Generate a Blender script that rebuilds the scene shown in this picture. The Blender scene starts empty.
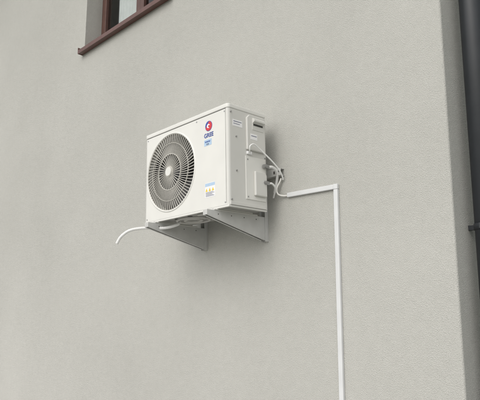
import bpy, bmesh, math, random
from mathutils import Vector, Matrix
random.seed(4)
sc=bpy.context.scene
Z0=2.116
# ------------------------------------------------------------------ materials
def new_mat(name):
    m=bpy.data.materials.new(name); m.use_nodes=True
    nt=m.node_tree; return m,nt,nt.nodes['Principled BSDF']
def mat_plain(name,col,rough=.5,metal=0,var=.06,scale=14,bump=0,bscale=300,dirt=0):
    m,nt,b=new_mat(name); N=nt.nodes; L=nt.links
    tc=N.new('ShaderNodeTexCoord'); n=N.new('ShaderNodeTexNoise'); n.inputs['Scale'].default_value=scale
    n.inputs['Detail'].default_value=3
    L.new(tc.outputs['Object'],n.inputs['Vector'])
    r=N.new('ShaderNodeValToRGB'); r.color_ramp.elements[0].position=.3; r.color_ramp.elements[1].position=.7
    r.color_ramp.elements[0].color=[c*(1-var-dirt) for c in col]+[1]; r.color_ramp.elements[1].color=[min(1,c*(1+var)) for c in col]+[1]
    L.new(n.outputs['Fac'],r.inputs['Fac']); L.new(r.outputs['Color'],b.inputs['Base Color'])
    b.inputs['Roughness'].default_value=rough; b.inputs['Metallic'].default_value=metal
    if bump:
        n2=N.new('ShaderNodeTexNoise'); n2.inputs['Scale'].default_value=bscale; L.new(tc.outputs['Object'],n2.inputs['Vector'])
        bp=N.new('ShaderNodeBump'); bp.inputs['Strength'].default_value=bump; bp.inputs['Distance'].default_value=.001
        L.new(n2.outputs['Fac'],bp.inputs['Height']); L.new(bp.outputs['Normal'],b.inputs['Normal'])
    return m
def mat_stucco():
    m,nt,b=new_mat('stucco_render'); N=nt.nodes; L=nt.links
    tc=N.new('ShaderNodeTexCoord')
    def noise(s,d=4,r=.6):
        n=N.new('ShaderNodeTexNoise'); n.inputs['Scale'].default_value=s; n.inputs['Detail'].default_value=d; n.inputs['Roughness'].default_value=r
        L.new(tc.outputs['Object'],n.inputs['Vector']); return n
    big=noise(.7,4,.55); mid=noise(22,2,.6); fine=noise(200,1,.7)
    vor=N.new('ShaderNodeTexVoronoi'); vor.inputs['Scale'].default_value=280; L.new(tc.outputs['Object'],vor.inputs['Vector'])
    def math_(op,a,bb):
        k=N.new('ShaderNodeMath'); k.operation=op
        for i,v in enumerate((a,bb)):
            if isinstance(v,(int,float)): k.inputs[i].default_value=v
            else: L.new(v,k.inputs[i])
        return k.outputs[0]
    s=math_('MULTIPLY',big.outputs['Fac'],.50)
    s=math_('ADD',s,math_('MULTIPLY',mid.outputs['Fac'],.18))
    s=math_('ADD',s,math_('MULTIPLY',fine.outputs['Fac'],.62))
    s=math_('SUBTRACT',s,math_('MULTIPLY',vor.outputs['Distance'],.12))
    r=N.new('ShaderNodeValToRGB'); r.color_ramp.elements[0].position=.33; r.color_ramp.elements[1].position=.86
    r.color_ramp.elements[0].color=(.405,.403,.372,1); r.color_ramp.elements[1].color=(.565,.56,.523,1)
    L.new(s,r.inputs['Fac']); L.new(r.outputs['Color'],b.inputs['Base Color'])
    b.inputs['Roughness'].default_value=.95; b.inputs['Specular IOR Level'].default_value=.25
    h=math_('ADD',fine.outputs['Fac'],math_('MULTIPLY',vor.outputs['Distance'],1.0))
    bp=N.new('ShaderNodeBump'); bp.inputs['Strength'].default_value=.9; bp.inputs['Distance'].default_value=.0024
    L.new(h,bp.inputs['Height']); L.new(bp.outputs['Normal'],b.inputs['Normal'])
    return m
M_st=mat_stucco()
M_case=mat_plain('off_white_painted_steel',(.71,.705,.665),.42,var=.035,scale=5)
M_case_shade=mat_plain('off_white_painted_steel_side_shade',(.62,.615,.58),.45,var=.035,scale=5)  # same paint as the front, with side shade put into a darker colour
M_guard=mat_plain('fan_guard_plastic',(.52,.505,.46),.5,var=.04)
M_dark=mat_plain('dark_interior',(.035,.034,.032),.7)
M_blade=mat_plain('fan_blade_grey',(.09,.09,.09),.5)
M_pan=mat_plain('base_pan_steel',(.33,.325,.305),.5,var=.1,scale=20)
M_pan2=mat_plain('base_pan_bead',(.5,.49,.46),.45)
M_brk=mat_plain('bracket_powder_coat',(.53,.53,.51),.42,var=.07)
M_white=mat_plain('white_pvc',(.78,.78,.76),.4,var=.03)
M_trunk=mat_plain('grey_white_pvc_trunking',(.64,.65,.65),.45,var=.03)
M_hose=mat_plain('drain_hose_plastic',(.76,.76,.74),.5,var=.06,scale=60)
M_cable=mat_plain('cable_sheath',(.70,.69,.65),.5)
M_screw=mat_plain('zinc_screw',(.4,.4,.4),.35,metal=.9)
M_bolt=mat_plain('dark_bolt',(.06,.055,.05),.5)
M_brown=mat_plain('brown_window_frame',(.095,.045,.035),.45,var=.15)
M_sill=mat_plain('brown_metal_sill',(.12,.058,.047),.4,var=.12)
M_pipe=mat_plain('anthracite_downpipe',(.022,.025,.029),.45,var=.1)
M_red=mat_plain('badge_red',(.6,.03,.04),.4)
M_blue=mat_plain('badge_blue',(.03,.07,.32),.4)
M_lbl=mat_plain('label_paper',(.8,.8,.8),.45,var=.02)
M_lblb=mat_plain('label_lightblue',(.42,.56,.72),.45)
M_yel=mat_plain('label_yellow',(.75,.55,.04),.45)
M_txt=mat_plain('label_ink',(.12,.13,.2),.5)
M_cur=mat_plain('curtain_cloth',(.85,.85,.84),.9)
M_room=mat_plain('room_wall',(.25,.24,.22),.9)
M_roof=mat_plain('roof_tiles',(.12,.05,.035),.7,var=.25,bump=.6,bscale=12)
M_grass=mat_plain('grass_ground',(.06,.085,.03),.95,var=.35,scale=3,bump=1,bscale=60)
M_bounce_pave=mat_plain('pale_bounce_paving',(.42,.415,.40),.9,var=.12,scale=6,bump=.5)  # lightened to throw more bounce light up from the ground
def mat_glass():
    m=bpy.data.materials.new('window_glass'); m.use_nodes=True; nt=m.node_tree; N=nt.nodes; N.clear()
    o=N.new('ShaderNodeOutputMaterial'); mx=N.new('ShaderNodeMixShader'); t=N.new('ShaderNodeBsdfTransparent'); g=N.new('ShaderNodeBsdfGlossy')
    g.inputs['Roughness'].default_value=.02; t.inputs['Color'].default_value=(.86,.9,.89,1)
    lw=N.new('ShaderNodeLayerWeight'); lw.inputs['Blend'].default_value=.35
    nt.links.new(lw.outputs['Fresnel'],mx.inputs[0]); nt.links.new(t.outputs[0],mx.inputs[1]); nt.links.new(g.outputs[0],mx.inputs[2]); nt.links.new(mx.outputs[0],o.inputs[0])
    return m
M_glass=mat_glass()
# ------------------------------------------------------------------ helpers
def empty(name,loc=(0,0,0)):
    e=bpy.data.objects.new(name,None); e.location=loc; e.empty_display_size=.1; sc.collection.objects.link(e); return e
def obj_from_bm(name,bm,mat,parent=None,smooth=False,bevel=0,seg=2,recalc=True):
    me=bpy.data.meshes.new(name)
    if recalc: bmesh.ops.recalc_face_normals(bm,faces=bm.faces)
    bm.to_mesh(me); bm.free()
    for m in (mat if isinstance(mat,(list,tuple)) else [mat]): me.materials.append(m)
    o=bpy.data.objects.new(name,me); sc.collection.objects.link(o)
    if parent: o.parent=parent
    if smooth:
        for p in me.polygons: p.use_smooth=True
    if bevel:
        md=o.modifiers.new('bevel','BEVEL'); md.width=bevel; md.segments=seg; md.limit_method='ANGLE'; md.angle_limit=math.radians(35)
        for p in me.polygons: p.use_smooth=True
        w=o.modifiers.new('wn','WEIGHTED_NORMAL'); w.keep_sharp=True
    return o
def add_box(bm,x0,x1,y0,y1,z0,z1):
    v=[bm.verts.new(p) for p in ((x0,y0,z0),(x1,y0,z0),(x1,y1,z0),(x0,y1,z0),(x0,y0,z1),(x1,y0,z1),(x1,y1,z1),(x0,y1,z1))]
    for f in ((0,3,2,1),(4,5,6,7),(0,1,5,4),(1,2,6,5),(2,3,7,6),(3,0,4,7)): bm.faces.new([v[i] for i in f])
def box(name,x0,x1,y0,y1,z0,z1,mat,parent=None,bevel=0,seg=2):
    bm=bmesh.new(); add_box(bm,x0,x1,y0,y1,z0,z1); return obj_from_bm(name,bm,mat,parent,bevel=bevel,seg=seg)
def prism(name,pts,axis,a0,a1,mat,parent=None,bevel=0):
    bm=bmesh.new()
    def P(p,a): return {'x':(a,p[0],p[1]),'y':(p[0],a,p[1]),'z':(p[0],p[1],a)}[axis]
    A=[bm.verts.new(P(p,a0)) for p in pts]; B=[bm.verts.new(P(p,a1)) for p in pts]
    bm.faces.new(A); bm.faces.new(B[::-1])
    for i in range(len(pts)): j=(i+1)%len(pts); bm.faces.new((A[i],B[i],B[j],A[j]))
    return obj_from_bm(name,bm,mat,parent,bevel=bevel)
def add_cyl(bm,c,r,axis,h,n=24,r2=None):
    r2=r if r2 is None else r2
    def P(a,rr,t):
        u,v=rr*math.cos(a),rr*math.sin(a)
        return {'y':(c[0]+u,c[1]+t,c[2]+v),'x':(c[0]+t,c[1]+u,c[2]+v),'z':(c[0]+u,c[1]+v,c[2]+t)}[axis]
    A=[bm.verts.new(P(2*math.pi*i/n,r,0)) for i in range(n)]; B=[bm.verts.new(P(2*math.pi*i/n,r2,h)) for i in range(n)]
    bm.faces.new(A); bm.faces.new(B[::-1])
    for i in range(n): j=(i+1)%n; bm.faces.new((A[i],A[j],B[j],B[i]))
def cyl(name,c,r,axis,h,mat,parent=None,n=24,bevel=0,r2=None,smooth=False):
    bm=bmesh.new(); add_cyl(bm,c,r,axis,h,n,r2); o=obj_from_bm(name,bm,mat,parent,bevel=bevel)
    if smooth:
        for p in o.data.polygons: p.use_smooth=len(p.vertices)==4
    return o
def tube(name,pts,r,mat,parent=None,ribs=0,nseg=12):
    P=[Vector(p) for p in pts]; path=[]
    Q=[P[0]*2-P[1]]+P+[P[-1]*2-P[-2]]
    for i in range(1,len(Q)-2):
        for k in range(14):
            t=k/14; a,b,c,d=Q[i-1],Q[i],Q[i+1],Q[i+2]
            path.append(.5*((2*b)+(-a+c)*t+(2*a-5*b+4*c-d)*t*t+(-a+3*b-3*c+d)*t**3))
    path.append(P[-1])
    bm=bmesh.new(); rings=[]
    prev=None
    for i,p in enumerate(path):
        t=(path[min(i+1,len(path)-1)]-path[max(i-1,0)]).normalized()
        if prev is None: n=t.cross(Vector((.3,.2,1))).normalized()
        else: n=(prev-t*prev.dot(t)).normalized()
        prev=n; b=t.cross(n)
        rr=r*(1+(.1 if (ribs and i%2) else 0))
        rings.append([bm.verts.new(p+n*rr*math.cos(2*math.pi*k/nseg)+b*rr*math.sin(2*math.pi*k/nseg)) for k in range(nseg)])
    for a,b in zip(rings,rings[1:]):
        for k in range(nseg): bm.faces.new((a[k],a[(k+1)%nseg],b[(k+1)%nseg],b[k]))
    bm.faces.new(rings[0]); bm.faces.new(rings[-1][::-1])
    return obj_from_bm(name,bm,mat,parent,smooth=True)
# ------------------------------------------------------------------ ground
bm=bmesh.new(); 
v=[bm.verts.new(p) for p in ((-400,-400,0),(400,-400,0),(400,400,0),(-400,400,0))]; bm.faces.new(v)
obj_from_bm('ground',bm,M_grass)
box('bounce_paving',-10.5,6,-7.0,-.004,-.1,.05,M_bounce_pave,bevel=.01)  # unseen yard surface, made broad and pale to brighten the lower wall
# ------------------------------------------------------------------ house
EX=1.083
house=empty('stucco_house',(0,0,0))
WX0,WX1,WZ0,WZ1=-2.575,-1.15,Z0+1.905,Z0+3.25
HX0,HY1,HZ=-9.0,8.0,6.3
bm=bmesh.new()
rc=.012
xs=[HX0,WX0,WX1,EX-rc]; zs=[0,WZ0,WZ1,HZ]
for i in range(3):
    for j in range(3):
        if i==1 and j==1: continue
        q=[bm.verts.new(p) for p in ((xs[i],0,zs[j]),(xs[i+1],0,zs[j]),(xs[i+1],0,zs[j+1]),(xs[i],0,zs[j+1]))]; bm.faces.new(q)
RD=.17
for a,b in (((WX0,WZ0),(WX1,WZ0)),((WX1,WZ0),(WX1,WZ1)),((WX1,WZ1),(WX0,WZ1)),((WX0,WZ1),(WX0,WZ0))):
    q=[bm.verts.new(p) for p in ((a[0],0,a[1]),(b[0],0,b[1]),(b[0],RD+.08,b[1]),(a[0],RD+.08,a[1]))]; bm.faces.new(q)
arc=[(EX-rc+rc*math.sin(t),rc-rc*math.cos(t)) for t in [math.pi/2*k/5 for k in range(6)]]+[(EX,HY1),(HX0,HY1),(HX0,0)]
for a,b in zip(arc,arc[1:]):
    q=[bm.verts.new(p) for p in ((a[0],a[1],0),(b[0],b[1],0),(b[0],b[1],HZ),(a[0],a[1],HZ))]; bm.faces.new(q)
bmesh.ops.remove_doubles(bm,verts=bm.verts,dist=.0005)
walls=obj_from_bm('walls',bm,M_st,house)
prism('roof',[(-.5,HZ-.05),(4,HZ+2.6),(8.5,HZ-.05),(8.5,HZ+.15),(4,HZ+2.8),(-.5,HZ+.15)],'x',HX0-.4,EX+.4,M_roof,house)
prism('gable_walls',[(0,HZ),(HY1,HZ),(4,HZ+2.35)],'x',HX0,EX-.003,M_st,house)
# window
win=empty('window'); win.parent=house
def frame(name,x0,x1,z0,z1,y0,y1,w,mat):
    bm=bmesh.new()
    add_box(bm,x0,x0+w,y0,y1,z0,z1); add_box(bm,x1-w,x1,y0,y1,z0,z1)
    add_box(bm,x0+w,x1-w,y0,y1,z0,z0+w); add_box(bm,x0+w,x1-w,y0,y1,z1-w,z1)
    return obj_from_bm(name,bm,mat,win,bevel=.004)
frame('frame',WX0+.001,WX1-.001,WZ0+.001,WZ1-.001,RD,RD+.07,.055,M_brown)
xm=(WX0+WX1)/2
frame('sash_1',WX0+.05,xm+.015,WZ0+.05,WZ1-.05,RD-.018,RD+.05,.06,M_brown)
frame('sash_2',xm+.017,WX1-.05,WZ0+.05,WZ1-.05,RD-.018,RD+.05,.06,M_brown)
def pane(name,x0,x1):
    bm=bmesh.new(); bm.faces.new([bm.verts.new(p) for p in ((x0,RD+.01,WZ0+.09),(x1,RD+.01,WZ0+.09),(x1,RD+.01,WZ1-.09),(x0,RD+.01,WZ1-.09))])
    return obj_from_bm(name,bm,M_glass,win,recalc=False)
pane('glass_1',WX0+.09,xm-.03); pane('glass_2',xm+.06,WX1-.09)
sy=-.055
prism('sill',[(RD-.002,WZ0+.03),(sy,WZ0+.004),(sy,WZ0-.034),(sy+.004,WZ0-.034),(sy+.006,WZ0-.002),(RD-.002,WZ0+.024)],'x',WX0-.03,WX1+.03,M_sill,win)
box('sill_end_cap',WX0-.034,WX0-.03,sy,-.001,WZ0-.034,WZ0+.03,M_sill,win)
box('sill_underside',WX0-.03,WX1+.03,sy+.008,-.002,WZ0-.03,WZ0-.012,M_sill,win)
bm=bmesh.new(); add_box(bm,WX0-.3,WX1+.3,RD+.1,3.0,WZ0-.9,WZ1+.2)
bm.faces.ensure_lookup_table()
bm.faces.remove([f for f in bm.faces if f.calc_center_median().y<RD+.11][0])
obj_from_bm('room',bm,M_room,win)
def curtain(name,x0,x1):
    bm=bmesh.new(); n=40; pr=None
    for i in range(n+1):
        x=x0+(x1-x0)*i/n; y=RD+.058+.010*math.sin(i*1.3)
        a=bm.verts.new((x,y-.0,WZ0+.06)); b=bm.verts.new((x,y,WZ1-.05))
        if pr: bm.faces.new((pr[0],a,b,pr[1]))
        pr=(a,b)
    return obj_from_bm(name,bm,M_cur,win,smooth=True)
curtain('curtain_1',WX0+.24,xm-.055)
curtain('curtain_2',xm+.35,WX1-.11)
# ------------------------------------------------------------------ downpipe
dp=empty('downpipe')
PX,PY,PR=EX+.088,.150,.056
cyl('pipe',(PX,PY,.25),PR,'z',HZ-.35,M_pipe,dp,n=48,smooth=True)
for k,z in enumerate((1.93,4.0,5.9)):
    cyl(f'clamp_{k+1}',(PX,PY,z),PR+.004,'z',.03,M_pipe,dp,n=40,smooth=True)
    box(f'clamp_arm_{k+1}',EX-.001,PX-PR,PY-.01,PY+.01,z+.004,z+.026,M_pipe,dp)
    box(f'clamp_ear_{k+1}',PX-.012,PX+.012,PY-PR-.012,PY-PR+.002,z+.002,z+.028,M_pipe,dp,bevel=.002)
# ------------------------------------------------------------------ outdoor unit
W,H,D=.82,.59,.30; G=.11
TH=math.radians(1.6)
def tilt(e,y):
    cx_,cz_=-.41,.29
    X=-(cx_)*math.cos(TH)+cz_*math.sin(TH); Z=-(cx_)*math.sin(TH)-cz_*math.cos(TH)
    e.rotation_euler=(0,-TH,0); e.location=(cx_+X,y,Z0+cz_+Z)
ac=empty('air_conditioner_outdoor_unit'); tilt(ac,-G-D)
R=.018
def arcpts(cx,cy,r,a0,a1,n=5): return [(cx+r*math.cos(a0+(a1-a0)*i/n),cy+r*math.sin(a0+(a1-a0)*i/n)) for i in range(n+1)]
LIDZ=H-.028
bm=bmesh.new()
path=arcpts(-R,R,R,-math.pi/2,0)+[(0,D),( -W,D)]+arcpts(-W+R,R,R,math.pi,math.pi*1.5)
lo=[bm.verts.new((x,y,.0)) for x,y in path]; hi=[bm.verts.new((x,y,LIDZ)) for x,y in path]
for i in range(len(path)-1): bm.faces.new((lo[i],lo[i+1],hi[i+1],hi[i]))
sh=obj_from_bm('casing_shell',bm,M_case_shade,ac)
for p in sh.data.polygons: p.use_smooth = p.area<.01
FC=(-.545,.288); FR=.252
bm=bmesh.new(); n=144
x0,x1,z0,z1=-W+R,-R,0,LIDZ
def rectpt(a):
    dx,dz=math.cos(a),math.sin(a); t=1e9
    if dx>1e-9: t=min(t,(x1-FC[0])/dx)
    if dx<-1e-9: t=min(t,(x0-FC[0])/dx)
    if dz>1e-9: t=min(t,(z1-FC[1])/dz)
    if dz<-1e-9: t=min(t,(z0-FC[1])/dz)
    return FC[0]+dx*t,FC[1]+dz*t
angs=sorted(set([2*math.pi*i/n for i in range(n)]+[math.atan2(zz-FC[1],xx-FC[0])%(2*math.pi) for xx in (x0,x1) for zz in (z0,z1)]))
prof=[(FR+.004,0),(FR,-.004),(FR-.004,-.005),(FR-.008,-.003),(FR-.01,.01),(FR-.012,.05)]
rows=[[bm.verts.new((rectpt(a)[0],0,rectpt(a)[1])) for a in angs]]
for r_,y_ in prof: rows.append([bm.verts.new((FC[0]+r_*math.cos(a),y_,FC[1]+r_*math.sin(a))) for a in angs])
for A,B in zip(rows,rows[1:]):
    for i in range(len(angs)): j=(i+1)%len(angs); bm.faces.new((A[i],A[j],B[j],B[i]))
fp=obj_from_bm('front_panel',bm,M_case,ac)
for i,p in enumerate(fp.data.polygons): p.use_smooth=all(abs(fp.data.vertices[v].co.y)>1e-6 for v in p.vertices)
bm=bmesh.new()
A=[bm.verts.new((FC[0]+(FR-.011)*math.cos(a),.045,FC[1]+(FR-.011)*math.sin(a))) for a in angs]
B=[bm.verts.new((FC[0]+(FR-.011)*math.cos(a),.2,FC[1]+(FR-.011)*math.sin(a))) for a in angs]
for i in range(len(angs)): j=(i+1)%len(angs); bm.faces.new((A[i],A[j],B[j],B[i]))
bm.faces.new(B)
obj_from_bm('fan_bay',bm,M_dark,ac)
bm=bmesh.new()
for k in range(3):
    a0=k*2*math.pi/3+.4; g=[]
    for i in range(9):
        rr=.05+(.225-.05)*i/8; row=[]
        for j in range(9):
            t=j/8; a=a0+(t*(1.35+.25*i/8))+.35*(i/8)**2
            row.append(bm.verts.new((FC[0]+rr*math.cos(a),.06+.07*t+.01*math.sin(t*3),FC[1]+rr*math.sin(a))))
        g.append(row)
    for i in range(8):
        for j in range(8): bm.faces.new((g[i][j],g[i+1][j],g[i+1][j+1],g[i][j+1]))
add_cyl(bm,(FC[0],.05,FC[1]),.055,'y',.09,32)
obj_from_bm('fan',bm,M_blade,ac,smooth=False)
bm=bmesh.new()
def rib(a0,ra,rb,w,tw0,tw1):
    N_=6; prev=None
    for i in range(N_+1):
        t=i/N_; rr=ra+(rb-ra)*t; a=a0+tw0+(tw1-tw0)*t
        c=Vector((FC[0]+rr*math.cos(a),0,FC[1]+rr*math.sin(a))); tn=Vector((-math.sin(a),0,math.cos(a)))
        dome=-.008*(1-(rr/FR)**2)
        q=[bm.verts.new(c-tn*w+Vector((0,dome,0))),bm.verts.new(c+tn*w+Vector((0,dome,0))),bm.verts.new(c+tn*w+Vector((0,dome+.007,0))),bm.verts.new(c-tn*w+Vector((0,dome+.007,0)))]
        if prev:
            for k in range(4): bm.faces.new((prev[k],prev[(k+1)%4],q[(k+1)%4],q[k]))
        prev=q
def tw(r): return .16*((r-.03)/(FR-.05))
def ring(r,w,d=.008,yo=-.001):
    m=96; dome=-.008*(1-(r/FR)**2)+yo
    V=[[bm.verts.new((FC[0]+(r+s)*math.cos(2*math.pi*i/m),y,FC[1]+(r+s)*math.sin(2*math.pi*i/m))) for s,y in ((-w,dome),(w,dome),(w,dome+d),(-w,dome+d))] for i in range(m)]
    for i in range(m):
        a,b=V[i],V[(i+1)%m]
        for k in range(4): bm.faces.new((a[k],a[(k+1)%4],b[(k+1)%4],b[k]))
for i in range(36):
    rib(2*math.pi*i/36,.032,.115,.0015,tw(.032),tw(.115))
for i in range(72):
    rib(2*math.pi*i/72,.115,FR-.008,.0017,tw(.115),tw(FR-.008))
ring(.115,.002); ring(.185,.0012)
ring(.034,.003,.01); ring(FR-.008,.003,.01,.001)
add_cyl(bm,(FC[0],-.014,FC[1]),.032,'y',.012,40)
obj_from_bm('fan_guard',bm,M_guard,ac)
cyl('guard_hub_cap',(FC[0],-.0175,FC[1]),.028,'y',.004,M_case,ac,n=40,bevel=.0015)
o_=.003
lp=[(a,b) for a,b in arcpts(-R,R,R+o_,-math.pi/2,0)]+[(o_,D+o_),(-W-o_,D+o_)]+arcpts(-W+R,R,R+o_,math.pi,math.pi*1.5)
prism('lid',lp,'z',LIDZ,H,M_case,ac,bevel=.006)
box('seam_front',-.0222,-.0208,-.0008,.004,.01,LIDZ-.004,M_dark,ac)
box('lid_shadow_gap',-W+R,-R,-.0006,.003,LIDZ-.0025,LIDZ-.0002,M_dark,ac)
# side details (x=0 face)
def sbox(name,y0,y1,z0,z1,h,mat,bevel=.004): return box(name,-.002,h,y0,y1,z0,z1,mat,ac,bevel=bevel)
prism('terminal_cover',[(.135,.335),(.285,.335),(.285,.54),(.275,.55),(.155,.55),(.135,.53)],'x',-.002,.016,M_case_shade,ac,bevel=.006)
prism('handle_scoop',[(.016,.46),(.016,.528),(.022,.532),(.036,.52),(.037,.508),(.021,.50),(.018,.46)],'y',.175,.265,M_case_shade,ac,bevel=.003) if False else None
bm=bmesh.new(); pts=[(.0155,.46),(.0155,.528),(.022,.532),(.036,.52),(.037,.508),(.021,.50),(.018,.46)]
A=[bm.verts.new((p[0],.175,p[1])) for p in pts]; B=[bm.verts.new((p[0],.265,p[1])) for p in pts]
bm.faces.new(A); bm.faces.new(B[::-1])
for i in range(len(pts)): j=(i+1)%len(pts); bm.faces.new((A[i],B[i],B[j],A[j]))
obj_from_bm('handle_scoop',bm,M_case_shade,ac,bevel=.003)
box('handle_gap',.0158,.0225,.182,.258,.487,.497,M_dark,ac)
sbox('rating_label',.035,.11,.46,.5,.0012,M_lbl,0)
box('rating_label_lines',.0011,.0016,.04,.104,.487,.491,M_txt,ac)
box('rating_label_lines_2',.0011,.0016,.04,.09,.474,.477,M_txt,ac)
box('wiring_label',.0158,.0168,.16,.215,.40,.435,M_lbl,ac)
box('wiring_label_lines',.0167,.0172,.165,.21,.42,.424,M_txt,ac)
sbox('valve_plate',.13,.29,.045,.3,.004,M_case,.002)
prism('valve_guard',[(.19,.07),(.285,.07),(.285,.20),(.27,.215),(.19,.215)],'x',.003,.022,M_case_shade,ac,bevel=.006)
sbox('cable_clamp',.14,.175,.31,.328,.012,M_lbl,.002)
sbox('lower_flange',.01,.29,.0,.02,.004,M_case_shade,.002)
for k,(y,z) in enumerate(((.02,.54),(.06,.40),(.02,.03),(.292,.31),(.06,.2),(.145,.06),(.145,.28))):
    cyl(f'side_screw_{k+1}',(0,y,z),.0045,'x',.006,M_screw,ac,n=12)
for k,(x,z) in enumerate(((-.03,.545),(-.79,.545),(-.03,.015),(-.79,.015),(-.28,.545))):
    cyl(f'front_screw_{k+1}',(x,-.002,z),.0042,'y',.003,M_screw,ac,n=12)
for k,(y,z) in enumerate(((.27,.255),(.27,.155))):
    cyl(f'valve_{k+1}',(.018,y-.01,z),.012,'y',.04,M_screw,ac,n=6)
    cyl(f'valve_cap_{k+1}',(.018,y-.005,z),.01,'x',.02,M_screw,ac,n=6)
tube('refrigerant_line_1',[(.018,.3,.255),(.026,.33,.257),(.024,.37,.235),(.0,.392,.19),(-.03,.40,.12)],.0085,M_white,ac)
tube('refrigerant_line_2',[(.018,.3,.155),(.022,.325,.157),(.015,.36,.135),(-.03,.39,.09)],.006,M_white,ac)
tube('cable_loop',[(.01,.158,.318),(.028,.14,.332),(.036,.138,.352),(.04,.165,.364),(.042,.205,.345),(.048,.25,.315),(.055,.30,.28),(.058,.35,.24),(.052,.385,.205),(.046,.396,.188)],.0044,M_white,ac)
# front badge, text and labels
def disc(name,cx,cz,r,y,mat,a0=0,a1=2*math.pi):
    bm=bmesh.new(); n=32
    pts=[(cx+r*math.cos(a0+(a1-a0)*i/n),cz+r*math.sin(a0+(a1-a0)*i/n)) for i in range(n+(0 if a1-a0>6.2 else 1))]
    A=[bm.verts.new((p[0],y,p[1])) for p in pts]; B=[bm.verts.new((p[0],.001,p[1])) for p in pts]
    bm.faces.new(A)
    for i in range(len(A)): j=(i+1)%len(A); bm.faces.new((A[i],A[j],B[j],B[i]))
    return obj_from_bm(name,bm,mat,ac)
BX=-.168
disc('badge_blue',BX,.492,.031,-.0012,M_blue)
disc('badge_red',BX,.492,.0285,-.0018,M_red,math.radians(200),math.radians(340)+math.pi*.55)
disc('badge_center',BX-.002,.492,.013,-.0024,M_lbl)
disc('badge_dot',BX+.004,.49,.007,-.003,M_red)
def text(name,s,x,z,size,mat,y=-.0012,bold=.0006):
    cu=bpy.data.curves.new(name,'FONT'); cu.body=s; cu.size=size; cu.align_x='CENTER'; cu.extrude=.0004; cu.offset=bold
    o=bpy.data.objects.new(name,cu); sc.collection.objects.link(o); o.data.materials.append(mat)
    o.rotation_euler=(math.pi/2,0,0); o.location=(x,y,z); o.parent=ac
    return o
text('badge_text','GREE',BX,.425,.036,M_blue)
def label(name,x0,x1,z0,z1,mat,y=-.0008): return box(name,x0,x1,y,.001,z0,z1,mat,ac)
label('energy_label',BX-.042,BX+.025,.375,.412,M_lblb)
text('energy_label_text','inverter',BX-.01,.395,.015,M_blue,bold=.0002)
text('energy_label_text_2','R32',BX-.01,.379,.014,M_txt,bold=.0002)
label('warning_label',-.205,-.115,.065,.15,M_lbl)
label('warning_label_band',-.203,-.117,.13,.148,M_lblb,-.0012)
for k in range(3):
    prism(f'warning_triangle_{k+1}',[(-.2+k*.028,.1),(-.18+k*.028,.1),(-.19+k*.028,.12)],'y',-.0014,0,M_yel,ac)
for k in range(5): label(f'warning_text_{k+1}',-.198,-.122-.01*(k%3),.071+k*.0055,.0735+k*.0055,M_txt,-.0011)
# base pan
box('base_pan',-W+.006,-.006,.006,D-.006,-.004,.012,M_pan,ac,bevel=.003)
box('base_rim_front',-W+.002,-.002,.0,.012,-.012,.0,M_case,ac,bevel=.002)
box('base_rim_side',-.012,-.0005,.0125,D,-.012,-.0005,M_case_shade,ac,bevel=.002)
def bead(name,pts,r): return tube(name,pts,r,M_pan2,ac)
for k,(cx,cy,rx,ry) in enumerate(((-.5,.15,.12,.09),(-.5,.15,.06,.05),(-.25,.15,.07,.06))):
    bead(f'pan_bead_{k+1}',[(cx+rx*math.cos(a),cy+ry*math.sin(a),-.008) for a in [2*math.pi*i/12 for i in range(13)]],.009)
for k in range(3):
    bead(f'pan_rib_{k+1}',[(-.33,.05+.07*k,-.008),(-.30,.05+.07*k,-.009),(-.18,.05+.07*k,-.008)],.009)
for k,(cx,cy) in enumerate(((-.42,.06),(-.40,.25),(-.22,.2),(-.6,.25),(-.3,.1),(-.36,.15),(-.55,.06))):
    cyl(f'drain_hole_{k+1}',(cx,cy,-.0055),.016,'z',.003,M_dark,ac,n=20)
for k,x in enumerate((-.12,-.69)):
    box(f'foot_{k+1}',x-.022,x+.022,-.02,D+.02,-.02,-.0125,M_case_shade,ac,bevel=.002)
    box(f'foot_web_{k+1}',x-.02,x+.02,.02,D-.02,-.0125,-.004,M_case_shade,ac)
    for j,y in enumerate((.0,D)):
        cyl(f'foot_bolt_{k+1}_{j+1}',(x,y-.01,-.034),.008,'z',.024,M_screw,ac,n=6)
tube('drain_hose',[(-.60,.12,-.006),(-.605,.1,-.03),(-.66,.04,-.05),(-.74,-.05,-.048),(-.80,-.12,-.062),(-.84,-.16,-.1),(-.862,-.178,-.145)],.009,M_hose,ac,ribs=1)
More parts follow.
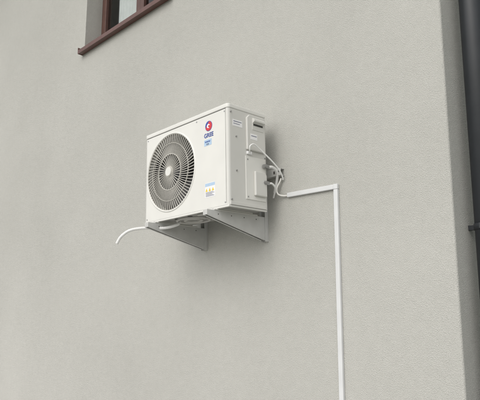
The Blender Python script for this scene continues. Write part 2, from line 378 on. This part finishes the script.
# ------------------------------------------------------------------ wall bracket
br=empty('wall_bracket'); tilt(br,0)
zt=-.0205
for k,x in enumerate((-.12,-.69)):
    t=.0025; w=.018
    box(f'arm_top_{k+1}',x-w,x+w,-.48,-.004,zt-t,zt,M_brk,br)
    for j,sx in enumerate((-w,w-t)):
        prism(f'arm_web_{k+1}_{j+1}',[(-.48,zt-t),(-.48,zt-.03),(-.03,zt-.14),(-.004,zt-.14),(-.004,zt-t)],'x',x+sx,x+sx+t,M_brk,br)
    for j,(sx0,sx1) in enumerate(((-w+t,-w+.010),(w-.010,w-t))):
        prism(f'arm_lip_{k+1}_{j+1}',[(-.478,zt-.03),(-.03,zt-.14),(-.03,zt-.1375),(-.478,zt-.0275)],'x',x+sx0,x+sx1,M_brk,br)
    box(f'arm_tip_{k+1}',x-w,x+w,-.4825,-.4802,zt-.03,zt,M_brk,br,bevel=.001)
    box(f'wall_rail_{k+1}',x-.02,x+.02,-.0038,-.0005,-.165,.25,M_brk,br)
    for j,sx in enumerate((-.022,.019)):
        box(f'rail_flange_{k+1}_{j+1}',x+sx,x+sx+.003,-.028,-.0006,-.168,.25,M_brk,br,bevel=.001)
    for j in range(4): cyl(f'arm_hole_{k+1}_{j+1}',(x+w-.0002,-.40+.1*j,zt-.02),.0035,'x',.0008,M_bolt,br,n=12)
    cyl(f'anchor_bolt_{k+1}',(x,-.014,.16),.009,'y',.012,M_screw,br,n=6)
box('cross_rail',-.84,.045,-.034,-.0292,.215,.258,M_brk,br,bevel=.0015)
box('cross_rail_top',-.84,.045,-.029,-.001,.255,.258,M_brk,br)
box('cross_rail_bottom',-.84,.045,-.029,-.001,.215,.218,M_brk,br)
box('cross_rail_slot',-.012,.0,-.0346,-.0335,.228,.246,M_bolt,br)
cyl('cross_rail_bolt',(.025,-.043,.238),.009,'y',.01,M_bolt,br,n=6)
# ------------------------------------------------------------------ trunking
tr=empty('cable_trunking',(0,0,Z0))
cx,cz=.433,.103; hw=.0135; dpth=.018
box('trunk_vertical',cx-hw,cx+hw,-dpth,-.0005,-1.96,cz-hw-.001,M_trunk,tr,bevel=.003)
box('trunk_horizontal',.08,cx-hw-.001,-dpth,-.0005,cz-hw,cz+hw,M_trunk,tr,bevel=.003)
box('trunk_elbow',cx-hw-.0009,cx+hw+.001,-dpth-.0012,-.0005,cz-hw-.0009,cz+hw+.001,M_trunk,tr,bevel=.003)
cb=tube('power_cable',[(.04,-.02,Z0+.21),(.03,-.022,Z0+.19),(.012,-.03,Z0+.15),(.022,-.03,Z0+.115),(.055,-.014,Z0+.102),(.1,-.010,Z0+.103)],.005,M_cable)
# ------------------------------------------------------------------ camera
cp=Vector((2.274,-2.464,-.516+Z0)); a,b,c=.815,.178,.002
f=Vector((-math.sin(a)*math.cos(b),math.cos(a)*math.cos(b),math.sin(b))); r=Vector((math.cos(a),math.sin(a),0)); u=r.cross(f)
r2=math.cos(c)*r+math.sin(c)*u; u2=-math.sin(c)*r+math.cos(c)*u
cam=bpy.data.cameras.new('camera'); co=bpy.data.objects.new('camera',cam); sc.collection.objects.link(co)
co.matrix_world=Matrix(((r2.x,u2.x,-f.x,cp.x),(r2.y,u2.y,-f.y,cp.y),(r2.z,u2.z,-f.z,cp.z),(0,0,0,1)))
cam.sensor_width=36; cam.lens=36*565.5/480; cam.clip_end=1500; cam.clip_start=.05
sc.camera=co
# ------------------------------------------------------------------ light (overcast)
w=bpy.data.worlds.new('World'); sc.world=w; w.use_nodes=True; nt=w.node_tree; bg=nt.nodes['Background']
sky=nt.nodes.new('ShaderNodeTexSky'); sky.sky_type='NISHITA'; sky.sun_disc=False
sd=Vector((.2,-1,.85)).normalized()
el=math.asin(sd.z); az=math.atan2(sd.x,sd.y)
sky.sun_elevation=el; sky.sun_rotation=az
sky.air_density=1.0; sky.dust_density=4; sky.ozone_density=1
hs=nt.nodes.new('ShaderNodeHueSaturation'); hs.inputs['Saturation'].default_value=.25
nt.links.new(sky.outputs[0],hs.inputs['Color']); nt.links.new(hs.outputs[0],bg.inputs[0]); bg.inputs[1].default_value=.15
sl=bpy.data.lights.new('sun','SUN'); sl.energy=1.15; sl.angle=math.radians(130); sl.color=(1,.98,.95)
so=bpy.data.objects.new('sun',sl); sc.collection.objects.link(so)
so.rotation_euler=sd.to_track_quat('Z','Y').to_euler(); so.location=(0,-5,12)
sc.view_settings.view_transform='Standard'; sc.view_settings.look='None'; sc.view_settings.exposure=0
